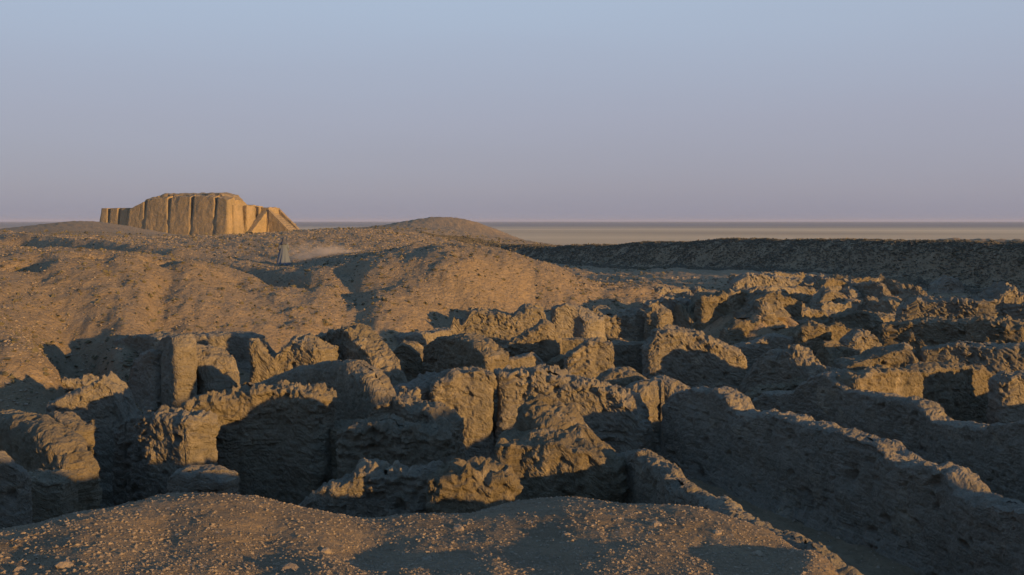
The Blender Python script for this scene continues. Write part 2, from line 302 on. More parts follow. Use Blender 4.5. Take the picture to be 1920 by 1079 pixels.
# ------------------------------------------------------------------ walls
def wall(label, pts, thick=.8, base=None, seed=1, amp=1.0, knob=1.0, rnd=.07, sq=5.0, res=.0016, name='mudbrick_wall', flare=.25, group=None, cat='ruined wall', batter=.06, mat=None):
    """pts: crest points (px, py, D); one closed, weathered solid of real thickness on its own footing"""
    p = np.array([[(a[0] - CX) / F * a[2], a[2], zz(a[1], a[2])] for a in pts])
    Dm = p[:, 1].mean(); ds = max(.018, Dm * res)
    seg = np.r_[0, np.cumsum(np.hypot(*(np.diff(p[:, :2], axis=0).T)))]; Lw = seg[-1]
    hw = thick / 2
    ns = max(6, int(max(Lw - 0 * hw, .05) / ds))
    s = np.linspace(0, Lw, ns)
    cx, cy = np.interp(s, seg, p[:, 0]), np.interp(s, seg, p[:, 1]); cz = np.interp(s, seg, p[:, 2])
    # soften the plan a little
    k = max(3, int(.25 / ds) | 1); pad = k // 2
    sm = lambda a: np.convolve(np.r_[2 * a[0] - a[pad:0:-1], a, 2 * a[-1] - a[-2:-pad - 2:-1]], np.ones(k) / k, 'valid') if ns > 2 * pad + 2 else a
    cx, cy = sm(cx), sm(cy)
    tx, ty = np.gradient(cx), np.gradient(cy); tl = np.hypot(tx, ty); tx, ty = tx / tl, ty / tl
    nc = max(8, int(math.pi * hw / ds))
    ph = np.linspace(math.pi / 2, -math.pi / 2, nc + 2)[1:-1]
    def cap(sgn, i):
        c, q = np.cos(ph), np.sin(ph)
        c2, q2 = np.sign(c) * np.abs(c) ** (2 / sq), np.sign(q) * np.abs(q) ** (2 / sq)
        if sgn > 0: ox, oy = tx[i] * c2 - ty[i] * q2, ty[i] * c2 + tx[i] * q2
        else: ox, oy = -tx[i] * c2 + ty[i] * q2, -ty[i] * c2 - tx[i] * q2
        return ox, oy
    # inset the centreline so the caps end where the crest list ends
    ii = np.arange(ns); ins = min(hw * .9, Lw * .45)
    keep = (s >= ins) & (s <= Lw - ins)
    if keep.sum() < 3: keep = np.abs(s - Lw / 2) <= max(Lw * .12, 2 * Lw / ns)
    ki = ii[keep]
    e0, e1 = cap(1, ki[-1]), cap(-1, ki[0])
    # ring: +n side forward, end cap, -n side back, start cap.  ring arrays: centre idx, outward vec, crest height
    ci = np.r_[ki, np.full(nc, ki[-1]), ki[::-1], np.full(nc, ki[0])]
    ox = np.r_[-ty[ki], e0[0], ty[ki][::-1], e1[0]]; oy = np.r_[tx[ki], e0[1], -tx[ki][::-1], e1[1]]
    # crest height follows the list also across the rounded ends
    along = s[ci] + hw * (ox * tx[ci] + oy * ty[ci]) * np.where(np.isin(ci, (ki[0], ki[-1])), 1, 0)
    zc_edge = np.interp(along, s, cz); zc_mid = cz[ci]
    bx, by = cx[ci], cy[ci]
    if base is None: zb = ground(bx, by, False).min() - .25
    else: zb = base
    H = max(np.max(cz) - zb, .2); nv = max(8, int(H / ds)); nt = max(6, int(hw * 1.3 / ds))
    rows = []
    for j in range(nv):
        t = j / nv; zt = (zc_edge - rnd) - zb
        zrow = zb + np.maximum(zt, .05) * t
        f = hw * (1 + batter * (1 - t) * 2) + flare * np.exp(-(zrow - zb) / .28)
        rows.append(np.stack([bx + ox * f, by + oy * f, zrow], -1))
    for j in range(nt + 1):
        a = (j / nt) * math.pi / 2
        f = hw * np.abs(math.cos(a)) ** (2 / 2.6); hz = rnd * math.sin(a) ** (2 / 2.6)
        zm = zc_mid + (zc_edge - zc_mid) * (f / hw) ** 1
        rows.append(np.stack([bx + ox * f, by + oy * f, zm - rnd + hz], -1))
    Vv = np.array(rows); NR, NC = Vv.shape[:2]
    du = np.roll(Vv, -1, 1) - np.roll(Vv, 1, 1); dv = np.gradient(Vv, axis=0)
    nn = np.cross(du, dv); nn /= np.linalg.norm(nn, axis=-1, keepdims=True) + 1e-9
    nn[-1] = (0, 0, 1)
    if (nn[2] * np.stack([ox, oy, 0 * ox], -1)).sum() < 0: nn[:-1] = -nn[:-1]
    x, y, z = Vv[..., 0], Vv[..., 1], Vv[..., 2]
    sc = min(1.0, thick / .9)
    depth = zc_mid[None] - z; topm = np.exp(-np.clip(depth, 0, 9) / .55)
    d = .11 * amp * sc * fbm(x / 1.1, y / 1.1, z / 1.3, 3, seed)
    run = noise(x / .16, y / .16, z / .9, seed + 5)
    d += .030 * amp * run * (1 - .5 * topm)
    kn = np.abs(noise(x / .20, y / .20, z / .17, seed + 7)); kn2 = np.abs(noise(x / .095, y / .095, z / .085, seed + 9))
    patch = np.clip(.55 + 1.3 * noise(x / .8, y / .8, z / .8, seed + 12), .1, 1)
    d += knob * (.08 * kn + .05 * kn2 - .03) * (.3 + .8 * topm) * patch
    holes = np.clip(noise(x / .28, y / .28, z / .24, seed + 15) - .28, 0, 1)
    d -= .45 * amp * sc * holes
    cz_ = z / .105 + .35 * noise(x / .9, y / .9, z / .9, seed + 2)
    gro = np.clip(np.abs((cz_ % 1) - .5) * 2 - .72, 0, 1) / .28
    d -= .003 * gro * (1 - .8 * topm) * np.clip(.6 + 2 * noise(x / 1.3, y / 1.3, z / .8, seed + 3), 0, 1) * (Dm < 30)
    bu = np.r_[0, np.cumsum(np.hypot(np.diff(bx + ox * hw), np.diff(by + oy * hw)))][None] / .27 + .25 * noise(x / 1.2, y / 1.2, z / 1.2, seed + 50)
    cu = np.floor(cz_); cb = np.floor(bu + .5 * (cu % 2)); hh = (_h(cb.astype(np.int64), cu.astype(np.int64), cu.astype(np.int64) * 0, seed) & np.uint32(1023)).astype(np.float32) / 1023
    jn = np.clip(np.abs(((bu + .5 * (cu % 2)) % 1) - .5) * 2 - .8, 0, 1) / .2
    bm_ = np.clip(.35 + 2.2 * noise(x / 1.5, y / 1.5, z / 1.1, seed + 51), 0, 1) * (Dm < 36)
    d += bm_ * (.034 * (hh - .5) - .075 * (hh > .91) - .012 * jn - .014 * gro)
    d -= .13 * amp * np.clip(noise(x / .13, y / .13, z / .12, seed + 52) - .22, 0, 1)
    wd = worley(x / .24, y / .24, z / .20, seed + 40); wd2 = worley(x / .11, y / .11, z / .09, seed + 41)
    cl = (.11 * (.75 - wd) + .10 * (.75 - wd2))
    d += knob * cl * (.32 + 1.05 * topm) * patch
    d += .10 * amp * sc * (np.abs(noise(x / .55, y / .55, z / .6, seed + 44)) - .22)
    d -= .10 * amp * sc * np.clip(.10 - np.abs(noise(x / .9, y / .9, z / 2.4, seed + 46)), 0, .1) * 10 * np.clip(noise(x / 2, y / 2, z / 2, seed + 47) + .25, 0, 1)
    d -= np.median(d)
    und = np.clip(1 - np.abs((z - zb) / H - .28) * 5, 0, 1) * np.clip(noise(x / 1.6, y / 1.6, 3, seed + 20) + .1, 0, 1)
    d -= .22 * amp * sc * und
    rj = np.random.RandomState(seed); d = np.clip(d, -.30, .16) + rj.normal(0, .15 * ds, d.shape) * (1 if Dm < 45 else .8)
    Vv = Vv + nn * d[..., None]
    crest = .11 * (.3 + .7 * knob) * fbm(x / .4, y / .4, 0, 4, seed + 30, .7)
    crest += knob * .09 * np.clip(np.round(fbm(x / .7, y / .7, 1, 2, seed + 31) * 5) / 5, -.5, .35)
    Vv[..., 2] += (crest - max(0, d[-3:].mean()) - .02) * np.clip(1 - depth / .7, 0, 1)
    O = np.array([cx.mean(), cy.mean(), zb]); Vv = Vv - O
    o = link(name, mesh_from(name, Vv, gridq(NR, NC, True), False), mat or M_WALL, tuple(O))
    tag(o, label, cat, group or 'excavated mud brick walls')
    return o

W = wall
# --- nearest row, left to right
W('pale wall end cut off by the left photo edge beside the near mound', [(-150,800,13.2),(-40,828,13.4),(20,852,13.6),(52,880,13.7)], .7, seed=3, knob=.3, amp=.6)
W('small square grey block standing before the round-topped wall at far left', [(46,884,15.2),(90,882,15.2),(128,886,15.2)], .7, seed=5, knob=.2, amp=.4, rnd=.1)
W('round-topped wall at far left with one sunlit orange patch on its crest', [(-120,790,20.3),(-40,774,19.0),(10,770,18.1),(60,776,17.3),(100,795,16.7),(130,822,16.2),(152,868,15.8)], .7, seed=8, knob=.3, rnd=.35)
W('broad broken stub with knobbly sunlit crest behind the round-topped wall at left', [(104,756,22),(130,734,22),(165,728,22),(200,704,22),(222,716,22),(236,752,22),(262,805,22)], .8, seed=11)
W('thin sloping fin with a lit edge just below the broad broken stub at left', [(104,768,19.8),(126,776,19.4),(160,802,19)], .4, seed=14, knob=.4)
W('low dim wall running along the foot of the left slope', [(-160,765,25),(-60,752,25.4),(0,744,25.6),(60,728,26),(120,713,26),(184,706,26.2)], .5, seed=17)
W('shaded wall with rubble top right of the black gap at left', [(228,800,19.8),(262,778,19.8),(300,772,19.2),(345,776,18.8),(378,784,18.4)], .7, seed=20, amp=1.1)
W('long block with ragged sunlit crest and squared right end, left of centre', [(358,748,19.8),(385,741,19.8),(430,742,19.9),(452,730,20),(485,722,20),(540,722,20),(588,728,19.8),(610,742,19.6)], .75, seed=24, knob=1.2, sq=4)
W('low shaded wall linking the long ragged block to the rubble-topped wall', [(596,795,20.2),(650,795,20),(720,800,19.8),(780,800,19.6)], .8, seed=26, knob=.4)
W('small pale block half buried on the back of the left near mound', [(328,882,11.6),(336,872,11.6),(385,876,11.6),(424,888,11.5),(430,893,11.5)], .5, seed=28, knob=.35, rnd=.05, sq=7, amp=.35)
W('low grey stub beside the small pale block on the near mound', [(288,938,10.3),(312,934,10.2),(336,940,10.1)], .4, seed=29, knob=.4)
W('peaked wall with pink-lit crest above the rubble-topped wall', [(700,775,19.2),(722,748,19),(750,738,19),(790,756,18.6),(828,770,18.2),(852,790,18)], .6, seed=31)
W('rubble-topped shaded wall directly behind the knobbly front wall', [(640,806,17.6),(665,792,17.6),(710,786,17.6),(760,792,17.4),(810,795,17.2),(850,806,17)], .6, seed=33)
W('front wall section with smooth thin crest and small lit knob at its left', [(572,940,13.4),(612,906,13.3),(650,890,13.2),(676,868,13.2),(700,870,13.2),(718,880,13.1),(770,876,13.0),(830,872,12.9)], .5, seed=36, knob=.8)
W('honeycombed sunlit end block of the front wall above the near mound', [(808,884,12.5),(860,868,12.5),(915,872,12.5),(950,878,12.5),(968,888,12.5)], .6, seed=40, knob=1.15, sq=6)
# --- centre
W('shaded broad wall face below the pointed grey fin at centre', [(938,816,15.0),(1000,812,14.9),(1060,816,14.7),(1100,834,14.6),(1130,848,14.6),(1160,860,14.5)], .9, seed=44, knob=.8)
W('pointed grey fin rising to a peak in front of the central wall', [(1012,730,16.0),(1040,752,15.6),(1075,790,15.2),(1110,830,14.7)], .9, seed=47, knob=.7, rnd=.5)
W('dim rubble slope at the left end of the central wall', [(735,742,24),(770,722,24.4),(820,702,24.8),(845,698,25)], .9, seed=49)
W('central sunlit wall section left of the dark vertical cleft', [(812,712,24.2),(850,693,24.2),(890,690,24.2),(924,692,24.2)], .9, seed=52, knob=1.1, sq=4)
W('central sunlit wall section right of the cleft, ending in a rounded shoulder', [(934,692,24.4),(1000,692,24.4),(1060,700,24.2),(1120,717,24),(1165,727,23.8),(1196,752,23.6),(1214,800,23.4)], .9, seed=55, knob=1.1)
W('diagonal wall with sunlit rim descending beside the right of the near mound', [(1146,860,14.7),(1190,848,14.5),(1215,848,14.2),(1250,868,13.7),(1276,900,13.1),(1320,925,12.1),(1370,945,11.1),(1410,982,10),(1450,990,9.3),(1500,1010,8.5),(1555,1044,7.5),(1600,1085,6.6),(1680,1190,5.6)], .34, seed=58, knob=.55, rnd=.12, flare=.1)
W('huge shaded wall crossing the lower right corner of the photo', [(1262,760,24.5),(1275,735,24),(1310,725,23.4),(1360,728,22.8),(1388,745,22.3),(1396,768,22.1),(1480,776,20.8),(1560,798,19.6),(1600,804,19),(1660,826,18.3),(1708,866,17.6),(1768,868,16.9),(1806,884,16.5),(1824,920,16.2),(1850,936,15.9),(1920,946,15.2),(2080,980,13.4),(2300,1050,11.5)], .6, seed=62, knob=.4, amp=1.3)
W('second long shaded wall behind the huge lower right wall', [(1380,775,28.5),(1440,735,27.8),(1500,732,27),(1538,700,26.4),(1565,698,26),(1600,728,25.4),(1680,745,24),(1738,752,23),(1768,788,22.4),(1830,795,21.4),(1870,802,20.8),(1885,790,20.5),(1930,785,19.8),(2100,800,17.5),(2350,860,15)], .55, seed=66, knob=.4, amp=1.2)
W('sunlit face showing left of the dark hump in the right middle ground', [(1392,738,29.4),(1440,722,29.4),(1500,712,29.4),(1565,706,29.4)], .7, seed=70)
W('long sunlit wall with vertical furrows below the dark right-hand face', [(1585,702,25.5),(1640,690,26.2),(1700,692,27.0),(1740,685,27.5),(1800,683,28.3),(1842,690,28.8),(1858,712,29.0)], .7, seed=73, amp=1.2)
W('sunlit furrowed stub at the right photo edge', [(1864,708,26),(1888,700,26),(1940,702,26),(2050,690,26)], .8, seed=76)
W('grey heap with two peaks right of the big sunlit block', [(1394,712,31.6),(1430,672,31.1),(1452,653,30.7),(1476,660,30.4),(1500,650,30.0),(1528,676,29.6),(1570,692,29.0),(1620,700,28.2)], 1.0, seed=79, rnd=.5)
W('big block sunlit on its upper half standing right of centre', [(1210,650,33),(1226,622,33),(1262,614,33),(1300,621,33),(1342,640,33),(1376,650,33),(1393,664,33)], 1.3, seed=82, knob=1.3, sq=3.5)
W('small upright sunlit block left of the big sunlit block', [(1062,664,30),(1078,655,30),(1102,640,30),(1130,635,30),(1148,645,30)], .9, seed=85, knob=1.3, sq=4)
W('dark low wall between the two sunlit blocks right of centre', [(1140,642,34.5),(1215,638,34.5)], .7, seed=87, knob=.3, rnd=.1)
W('smooth rounded hump below the small upright sunlit block', [(1112,712,27.6),(1148,688,27.6),(1180,688,27.6),(1214,710,27.6)], .9, seed=90, knob=.2, rnd=.5)
W('smooth grey shoulder between the central wall and the big sunlit block', [(1170,735,26.2),(1200,712,26.4),(1240,703,26.6),(1270,712,26.4),(1300,745,26)], .8, seed=92, knob=.2, rnd=.5)
W('little pale hump left of the small upright sunlit block', [(1034,676,30.8),(1052,665,30.8),(1070,672,30.8)], .7, seed=94, knob=.3)
W('grey square-topped block behind the central wall, left part', [(812,648,31.2),(836,630,30.5),(880,628,29.2),(912,640,28.2),(934,664,27.6)], .8, seed=97, knob=.4)
W('sunlit ramp-shaped wall rising to a peak behind the central wall', [(905,664,32),(950,646,32),(990,624,32),(1018,600,32),(1036,604,32),(1052,640,32)], .9, seed=100)
W('shaded low wall in front of the sunlit ramp-shaped wall', [(905,672,30.4),(960,668,30.4),(1000,660,30.6),(1020,680,30.6)], .6, seed=102, knob=.3)
W('shaded wall lying across from the sunlit ramp to the small upright block', [(1045,632,34),(1090,634,34),(1130,640,34)], .8, seed=103, knob=.3)
W('ragged sunlit wall at the foot of the middle mound', [(842,618,39),(852,588,39),(866,602,39),(884,582,39),(930,584,39),(962,590,39),(984,574,39),(1012,570,39),(1022,588,39)], .9, seed=105, knob=1.2)
W('grey sloping wall right of the ragged wall at the foot of the mound', [(1034,574,40),(1060,569,40),(1092,578,40),(1118,600,39.4)], 1.1, seed=108, knob=.7)
W('rubbly sunlit wall behind the dark low wall in the middle distance', [(1084,590,42.5),(1122,574,42.5),(1134,592,42),(1165,590,42),(1205,580,42),(1222,590,42)], 1.0, seed=111, knob=1.2)
W('thin upright pillar with a bright right edge in the middle distance', [(1216,584,41),(1232,572,41),(1246,586,40.6)], .8, seed=113)
# --- left group
W('large black-shaded wall at the foot of the left hill', [(222,672,31.0),(238,636,30.6),(270,625,29.7),(310,627,28.7),(336,636,28.0)], .8, seed=116, knob=.3)
W('tall narrow pillar with glowing right edge at the foot of the left hill', [(312,650,26.8),(324,628,26.3),(342,624,25.5),(350,648,25.2)], .6, seed=119, knob=.6, sq=4)
W('shaded shoulder attached left of the tall narrow pillar', [(262,690,27.4),(285,660,26.8),(312,650,26.2)], .7, seed=120, knob=.4)
W('rounded grey stump right of the tall narrow pillar', [(350,668,28.0),(370,650,27.4),(390,648,26.8),(406,672,26.4),(418,724,26.0)], 1.0, seed=122, knob=.5)
W('dark pit-side wall behind the rounded grey stump', [(345,627,32.4),(400,624,32.4),(450,622,32.4),(490,626,32.2)], .8, seed=124, knob=.3, rnd=.15)
W('wall with two sunlit lumps on its crest left of the great rounded wall', [(478,640,28.4),(488,632,28.4),(502,656,28.4),(522,668,28.4),(538,648,28.4),(560,632,28.4),(592,640,28.2),(614,652,28)], 1.0, seed=127, knob=1.2)
W('great rounded wall with a lit crest sloping down to the right', [(590,636,31.0),(640,618,29.8),(668,611,29.1),(692,634,28.5),(716,664,28.0),(734,698,27.5),(748,740,27.2)], .8, seed=130, knob=.8)
W('smooth arched shaded wall behind the long ragged block', [(425,752,26.3),(490,714,25.2),(560,690,24.0),(620,675,23.0),(670,675,22.2),(702,696,21.7),(724,730,21.3),(742,772,21.0)], .7, seed=133, knob=.25, amp=.7, rnd=.45)
W('small dim hump in the dark hollow right of the great rounded wall', [(732,660,32.6),(752,638,32.6),(776,642,32.6),(796,664,32.4)], 1.0, seed=136, knob=.4)
W('low broken wall in the dark hollow left of centre', [(745,628,36),(790,622,36.5),(840,614,37)], .8, seed=138, knob=.6)
# --- far right field
W('shaded wall running right from behind the big sunlit block', [(1372,650,36),(1405,640,36),(1445,626,36),(1500,634,35.6),(1530,645,35)], .6, seed=88, knob=.6)
W('spiky sunlit clump in the right middle distance', [(1276,590,44),(1298,562,44),(1322,547,44),(1342,560,44),(1372,572,44)], 1.4, seed=141, knob=1.5)
W('rounded sunlit clump right of the spiky clump', [(1390,582,42),(1410,558,42),(1430,545,42),(1450,542,42),(1460,584,42)], 1.5, seed=144, knob=1.5)
W('small lit block capping a shaded stub below the distant field', [(1488,622,35.4),(1500,608,35.4),(1522,603,35.4),(1546,607,35.4),(1552,640,35.4)], 1.1, seed=147, sq=4)
W('shaded shoulder right of the small capped stub', [(1536,650,34),(1556,634,34),(1575,660,33.6),(1584,690,33.4)], .9, seed=149, knob=.4)
W('round lump with a lit hollow face left of the dark terrace face', [(1582,636,34.4),(1606,618,34.4),(1632,620,34.4),(1648,642,34.4)], 1.0, seed=152)
W('grey wedge wall sloping up to a rounded right end below the round lump', [(1575,680,31.4),(1620,664,31.4),(1660,652,31.4),(1695,645,31.4),(1714,658,31.2),(1722,695,31)], 1.0, seed=155, knob=.4)
W('long lit terrace crest with an upright knob near its right end', [(1684,578,40.5),(1715,560,40.2),(1800,562,39.5),(1846,560,39),(1868,546,39),(1884,529,39),(1896,545,39),(1904,570,38.6),(1950,568,38)], 1.6, seed=158, knob=1.5, name='terrace_wall', flare=.1)
W('dark stepped face below the long lit terrace crest', [(1655,606,37.6),(1720,600,37),(1800,598,36.2),(1850,600,35.6),(1930,604,34.8),(2060,600,33.6)], 1.2, seed=160, knob=.8, name='terrace_wall')
W('broken lit rubble ridge below the upright knob at right', [(1815,604,34.4),(1840,592,34.2),(1880,600,33.8),(1925,612,33.4)], .9, seed=161, knob=1.6)
W('low dark wall spanning the ground below the terrace at right', [(1730,650,31.6),(1800,640,31.2),(1870,650,30.6),(1960,640,30)], 1.0, seed=162, knob=.5)
W('farthest lit wall strip below the dark scarp', [(1542,528,60),(1560,517,60),(1620,520,60),(1700,523,59.5),(1720,530,59)], 1.4, seed=164, knob=1.6)
W('small lit hummock right of the farthest lit wall strip', [(1752,530,56),(1772,518,56),(1794,528,56)], 1.2, seed=166, knob=1.4)
W('lit heap of brick left of the farthest wall strip', [(1530,560,51),(1545,538,51),(1572,548,51),(1580,566,51)], 1.4, seed=168, knob=1.6)
W('low lit ridge between the rounded clump and the terrace', [(1560,592,43),(1600,582,43),(1628,586,43),(1650,600,42.6)], .9, seed=170, knob=1.4)
W('lit outcrop on the left side of the distant field', [(1370,528,56),(1400,513,56),(1450,516,56),(1500,524,56)], 1.3, seed=172, knob=1.4)

random.seed(4); rs = np.random.RandomState(7)
n = 0
for k in range(400):
    px = rs.uniform(1230, 1990); D = rs.uniform(37, 62)
    if (np.array(at(px, D)) - bA) @ bn > -6: continue
    if px < 1380 and D > 54: continue
    X0, Y0 = at(px, D); g0 = float(ground(np.array([X0]), np.array([Y0]), False)[0])
    h = rs.uniform(.25, .8); top = g0 + h; py = HY + F * (CZ - top) / D
    e1 = np.array((.914, .405)) if rs.uniform() < .62 else np.array((-.405, .914))
    e1 = e1 + rs.normal(0, .07, 2); Lr = rs.uniform(1.4, 6.0) * (.7 if e1[0] < 0 else 1); pl = []
    for q in np.linspace(0, 1, 6):
        xx, yy = X0 + e1[0] * Lr * (q - .5), Y0 + e1[1] * Lr * (q - .5); tz_ = top + h * rs.uniform(-.45, .12) - (h * .35 if q in (0, 1) else 0)
        pl.append((CX + F * xx / yy, HY + F * (CZ - tz_) / yy, yy))
    W('broken mud brick remnant among the crumbled walls of the distant right field', pl, rs.uniform(.4, .7), seed=200 + k, knob=1.4,
      res=.0022, name='mudbrick_remnant', cat='ruin fragment', group='crumbled remnants in the distant right field', flare=.35)
    n += 1
    if n >= 80: break

# ------------------------------------------------------------------ stones
def stone_mesh(seed, sub=2):
    import bmesh
    bm = bmesh.new(); bmesh.ops.create_icosphere(bm, subdivisions=sub, radius=1)
    co = np.array([v.co[:] for v in bm.verts]); r = 1 + .45 * noise(co[:, 0] * 1.1, co[:, 1] * 1.1, co[:, 2] * 1.1, seed) + .2 * noise(co[:, 0] * 3, co[:, 1] * 3, co[:, 2] * 3, seed + 1)
    co = co * r[:, None] * np.array([1, .8, .55])
    q = np.round(co * 3.2) / 3.2; co = co * .55 + q * .45
    for v, c in zip(bm.verts, co): v.co = c
    me = bpy.data.meshes.new('stone'); bm.to_mesh(me); bm.free(); return me
SM = [stone_mesh(300 + i) for i in range(8)]
for m in SM: m.materials.append(M_STONE)
rs = np.random.RandomState(3)
named = [(610,1035,.045,'flat tilted slab on the lit slope of the left near mound'),(860,992,.05,'pale stone in the shaded hollow at bottom centre'),(1062,1005,.04,'lit stone below the small peak of the near mound'),
         (120,1062,.05,'large pale clod at the bottom left corner'),(40,1070,.04,'broken clod at the lower left photo edge'),(545,1066,.05,'small pale rock at the foot of the left near mound'),
         (1230,985,.05,'pinkish rock at the left end of the lit right near mound'),(1345,1000,.04,'low stone on the crest of the right near mound'),(1420,1040,.05,'rough stone on the lit right near mound'),(800,1050,.045,'dusty rock in the shade at bottom centre')]
def hit(px, py):
    Ds = np.linspace(4.2, 10.5, 600); gx = (px - CX) / F * Ds; z = ground(gx, Ds); ray = zz(py, Ds)
    i = np.argmax(ray <= z); return gx[i], Ds[i], z[i]
for i, (px, py, r, lab) in enumerate(named):
    x, y, z = hit(px, py); o = bpy.data.objects.new('stone', SM[i % 8]); COL.objects.link(o)
    o.location = (x, y, z - r * .12); o.scale = (r, r, r); o.rotation_euler = (rs.uniform(-.3, .3), rs.uniform(-.3, .3), rs.uniform(0, 6)); tag(o, lab, 'stone', 'stones on the near mound')
def scatter(name, N, r0, r1, a0, a1, s0, s1, seed, label, logr=True, pmin=None, mat=None, spiky=False, xy=None):
    rs = np.random.RandomState(seed)
    r = np.exp(rs.uniform(math.log(r0), math.log(r1), N)) if logr else rs.uniform(r0, r1, N)
    th = rs.uniform(a0, a1, N); x, y = r * np.sin(th), r * np.cos(th)
    if xy is not None: x, y = xy; r = np.hypot(x, y)
    z = ground(x, y)
    s = s0 * (s1 / s0) ** (rs.uniform(0, 1, N) ** (5.0 if not spiky else 1.6))
    if pmin is not None: s = s * np.clip(r / pmin, 1, 9)
    bv = np.array([[1,0,0],[-1,0,0],[0,1,0],[0,-1,0],[0,0,1],[0,0,-.6],[.6,.6,.5],[-.6,-.5,.6]]); 
    f = np.array([[6,0,2],[6,2,4],[6,4,0],[0,4,3],[2,0,5],[1,2,5],[3,1,5],[0,3,5],[1,4,2],[7,1,3],[7,3,4],[7,4,1]])
    jit = rs.uniform(.6, 1.25, (N, 8, 1)); V = bv[None] * (jit ** (3 if spiky else 1)); V = V * np.array([1, .8, .6]) 
    ca = rs.uniform(0, 6.28, N); c, q = np.cos(ca)[:, None], np.sin(ca)[:, None]
    V = np.stack([V[..., 0] * c - V[..., 1] * q, V[..., 0] * q + V[..., 1] * c, V[..., 2]], -1) * s[:, None, None]
    V += np.stack([x, y, z + s * .02], -1)[:, None]
    Fq = f[None] + (np.arange(N) * 8)[:, None, None]
    o = link(name, mesh_from(name, V.reshape(-1, 3), Fq.reshape(-1, 3), False), mat or M_STONE); tag(o, label, 'scrub' if spiky else 'gravel', kind='stuff')
scatter('gravel', 170000, 4.0, 10.5, -.56, .36, .002, .017, 1, 'gravel and crumbs of brick strewn over the near mound')
scatter('rubble', 120000, 24, 110, -.60, .12, .014, .07, 2, 'loose rubble and dry tufts covering the left hill slopes', pmin=40)
scatter('brick_rubble', 16000, 34, 66, .06, .60, .03, .16, 5, 'brick rubble littering the distant right field', pmin=60)
scatter('floor_debris', 9000, 11, 34, -.55, .58, .02, .09, 6, 'fallen brick debris on the shaded pit floor')

M_SCRUB = earth('dry_scrub', (.10, .088, .055), (.075, .072, .045), (.14, .115, .07), (4, 12, 60.0), .01, 90.0)
scatter('dry_scrub', 16000, 25, 130, -.60, .16, .03, .13, 8, 'dry scrub tufts dotted over the left hill slopes', pmin=60, mat=M_SCRUB, spiky=True)
scatter('dry_scrub', 5000, 34, 66, .06, .60, .03, .13, 9, 'dry scrub tufts among the distant ruins', pmin=60, mat=M_SCRUB, spiky=True)

rs = np.random.RandomState(17); N_ = 110000; Lb_ = np.linalg.norm(bB - bA)
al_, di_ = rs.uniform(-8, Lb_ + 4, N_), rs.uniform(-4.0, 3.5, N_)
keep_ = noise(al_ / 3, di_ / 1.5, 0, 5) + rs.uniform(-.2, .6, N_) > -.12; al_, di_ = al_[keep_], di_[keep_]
M_BRUSH = earth('dark_brush', (.11, .10, .075), (.085, .08, .062), (.15, .125, .09), (4, 12, 60.0), .01, 90.0)  # dark brush laid in densely to deepen the shade on the scarp
scatter('scarp_brush', len(al_), 50, 120, 0, 1, .04, .11, 10, 'dark low brush added over the long scarp to deepen its shade', mat=M_BRUSH, spiky=True,
        xy=(bA[0] + bd[0] * al_ + bn[0] * di_, bA[1] + bd[1] * al_ + bn[1] * di_))

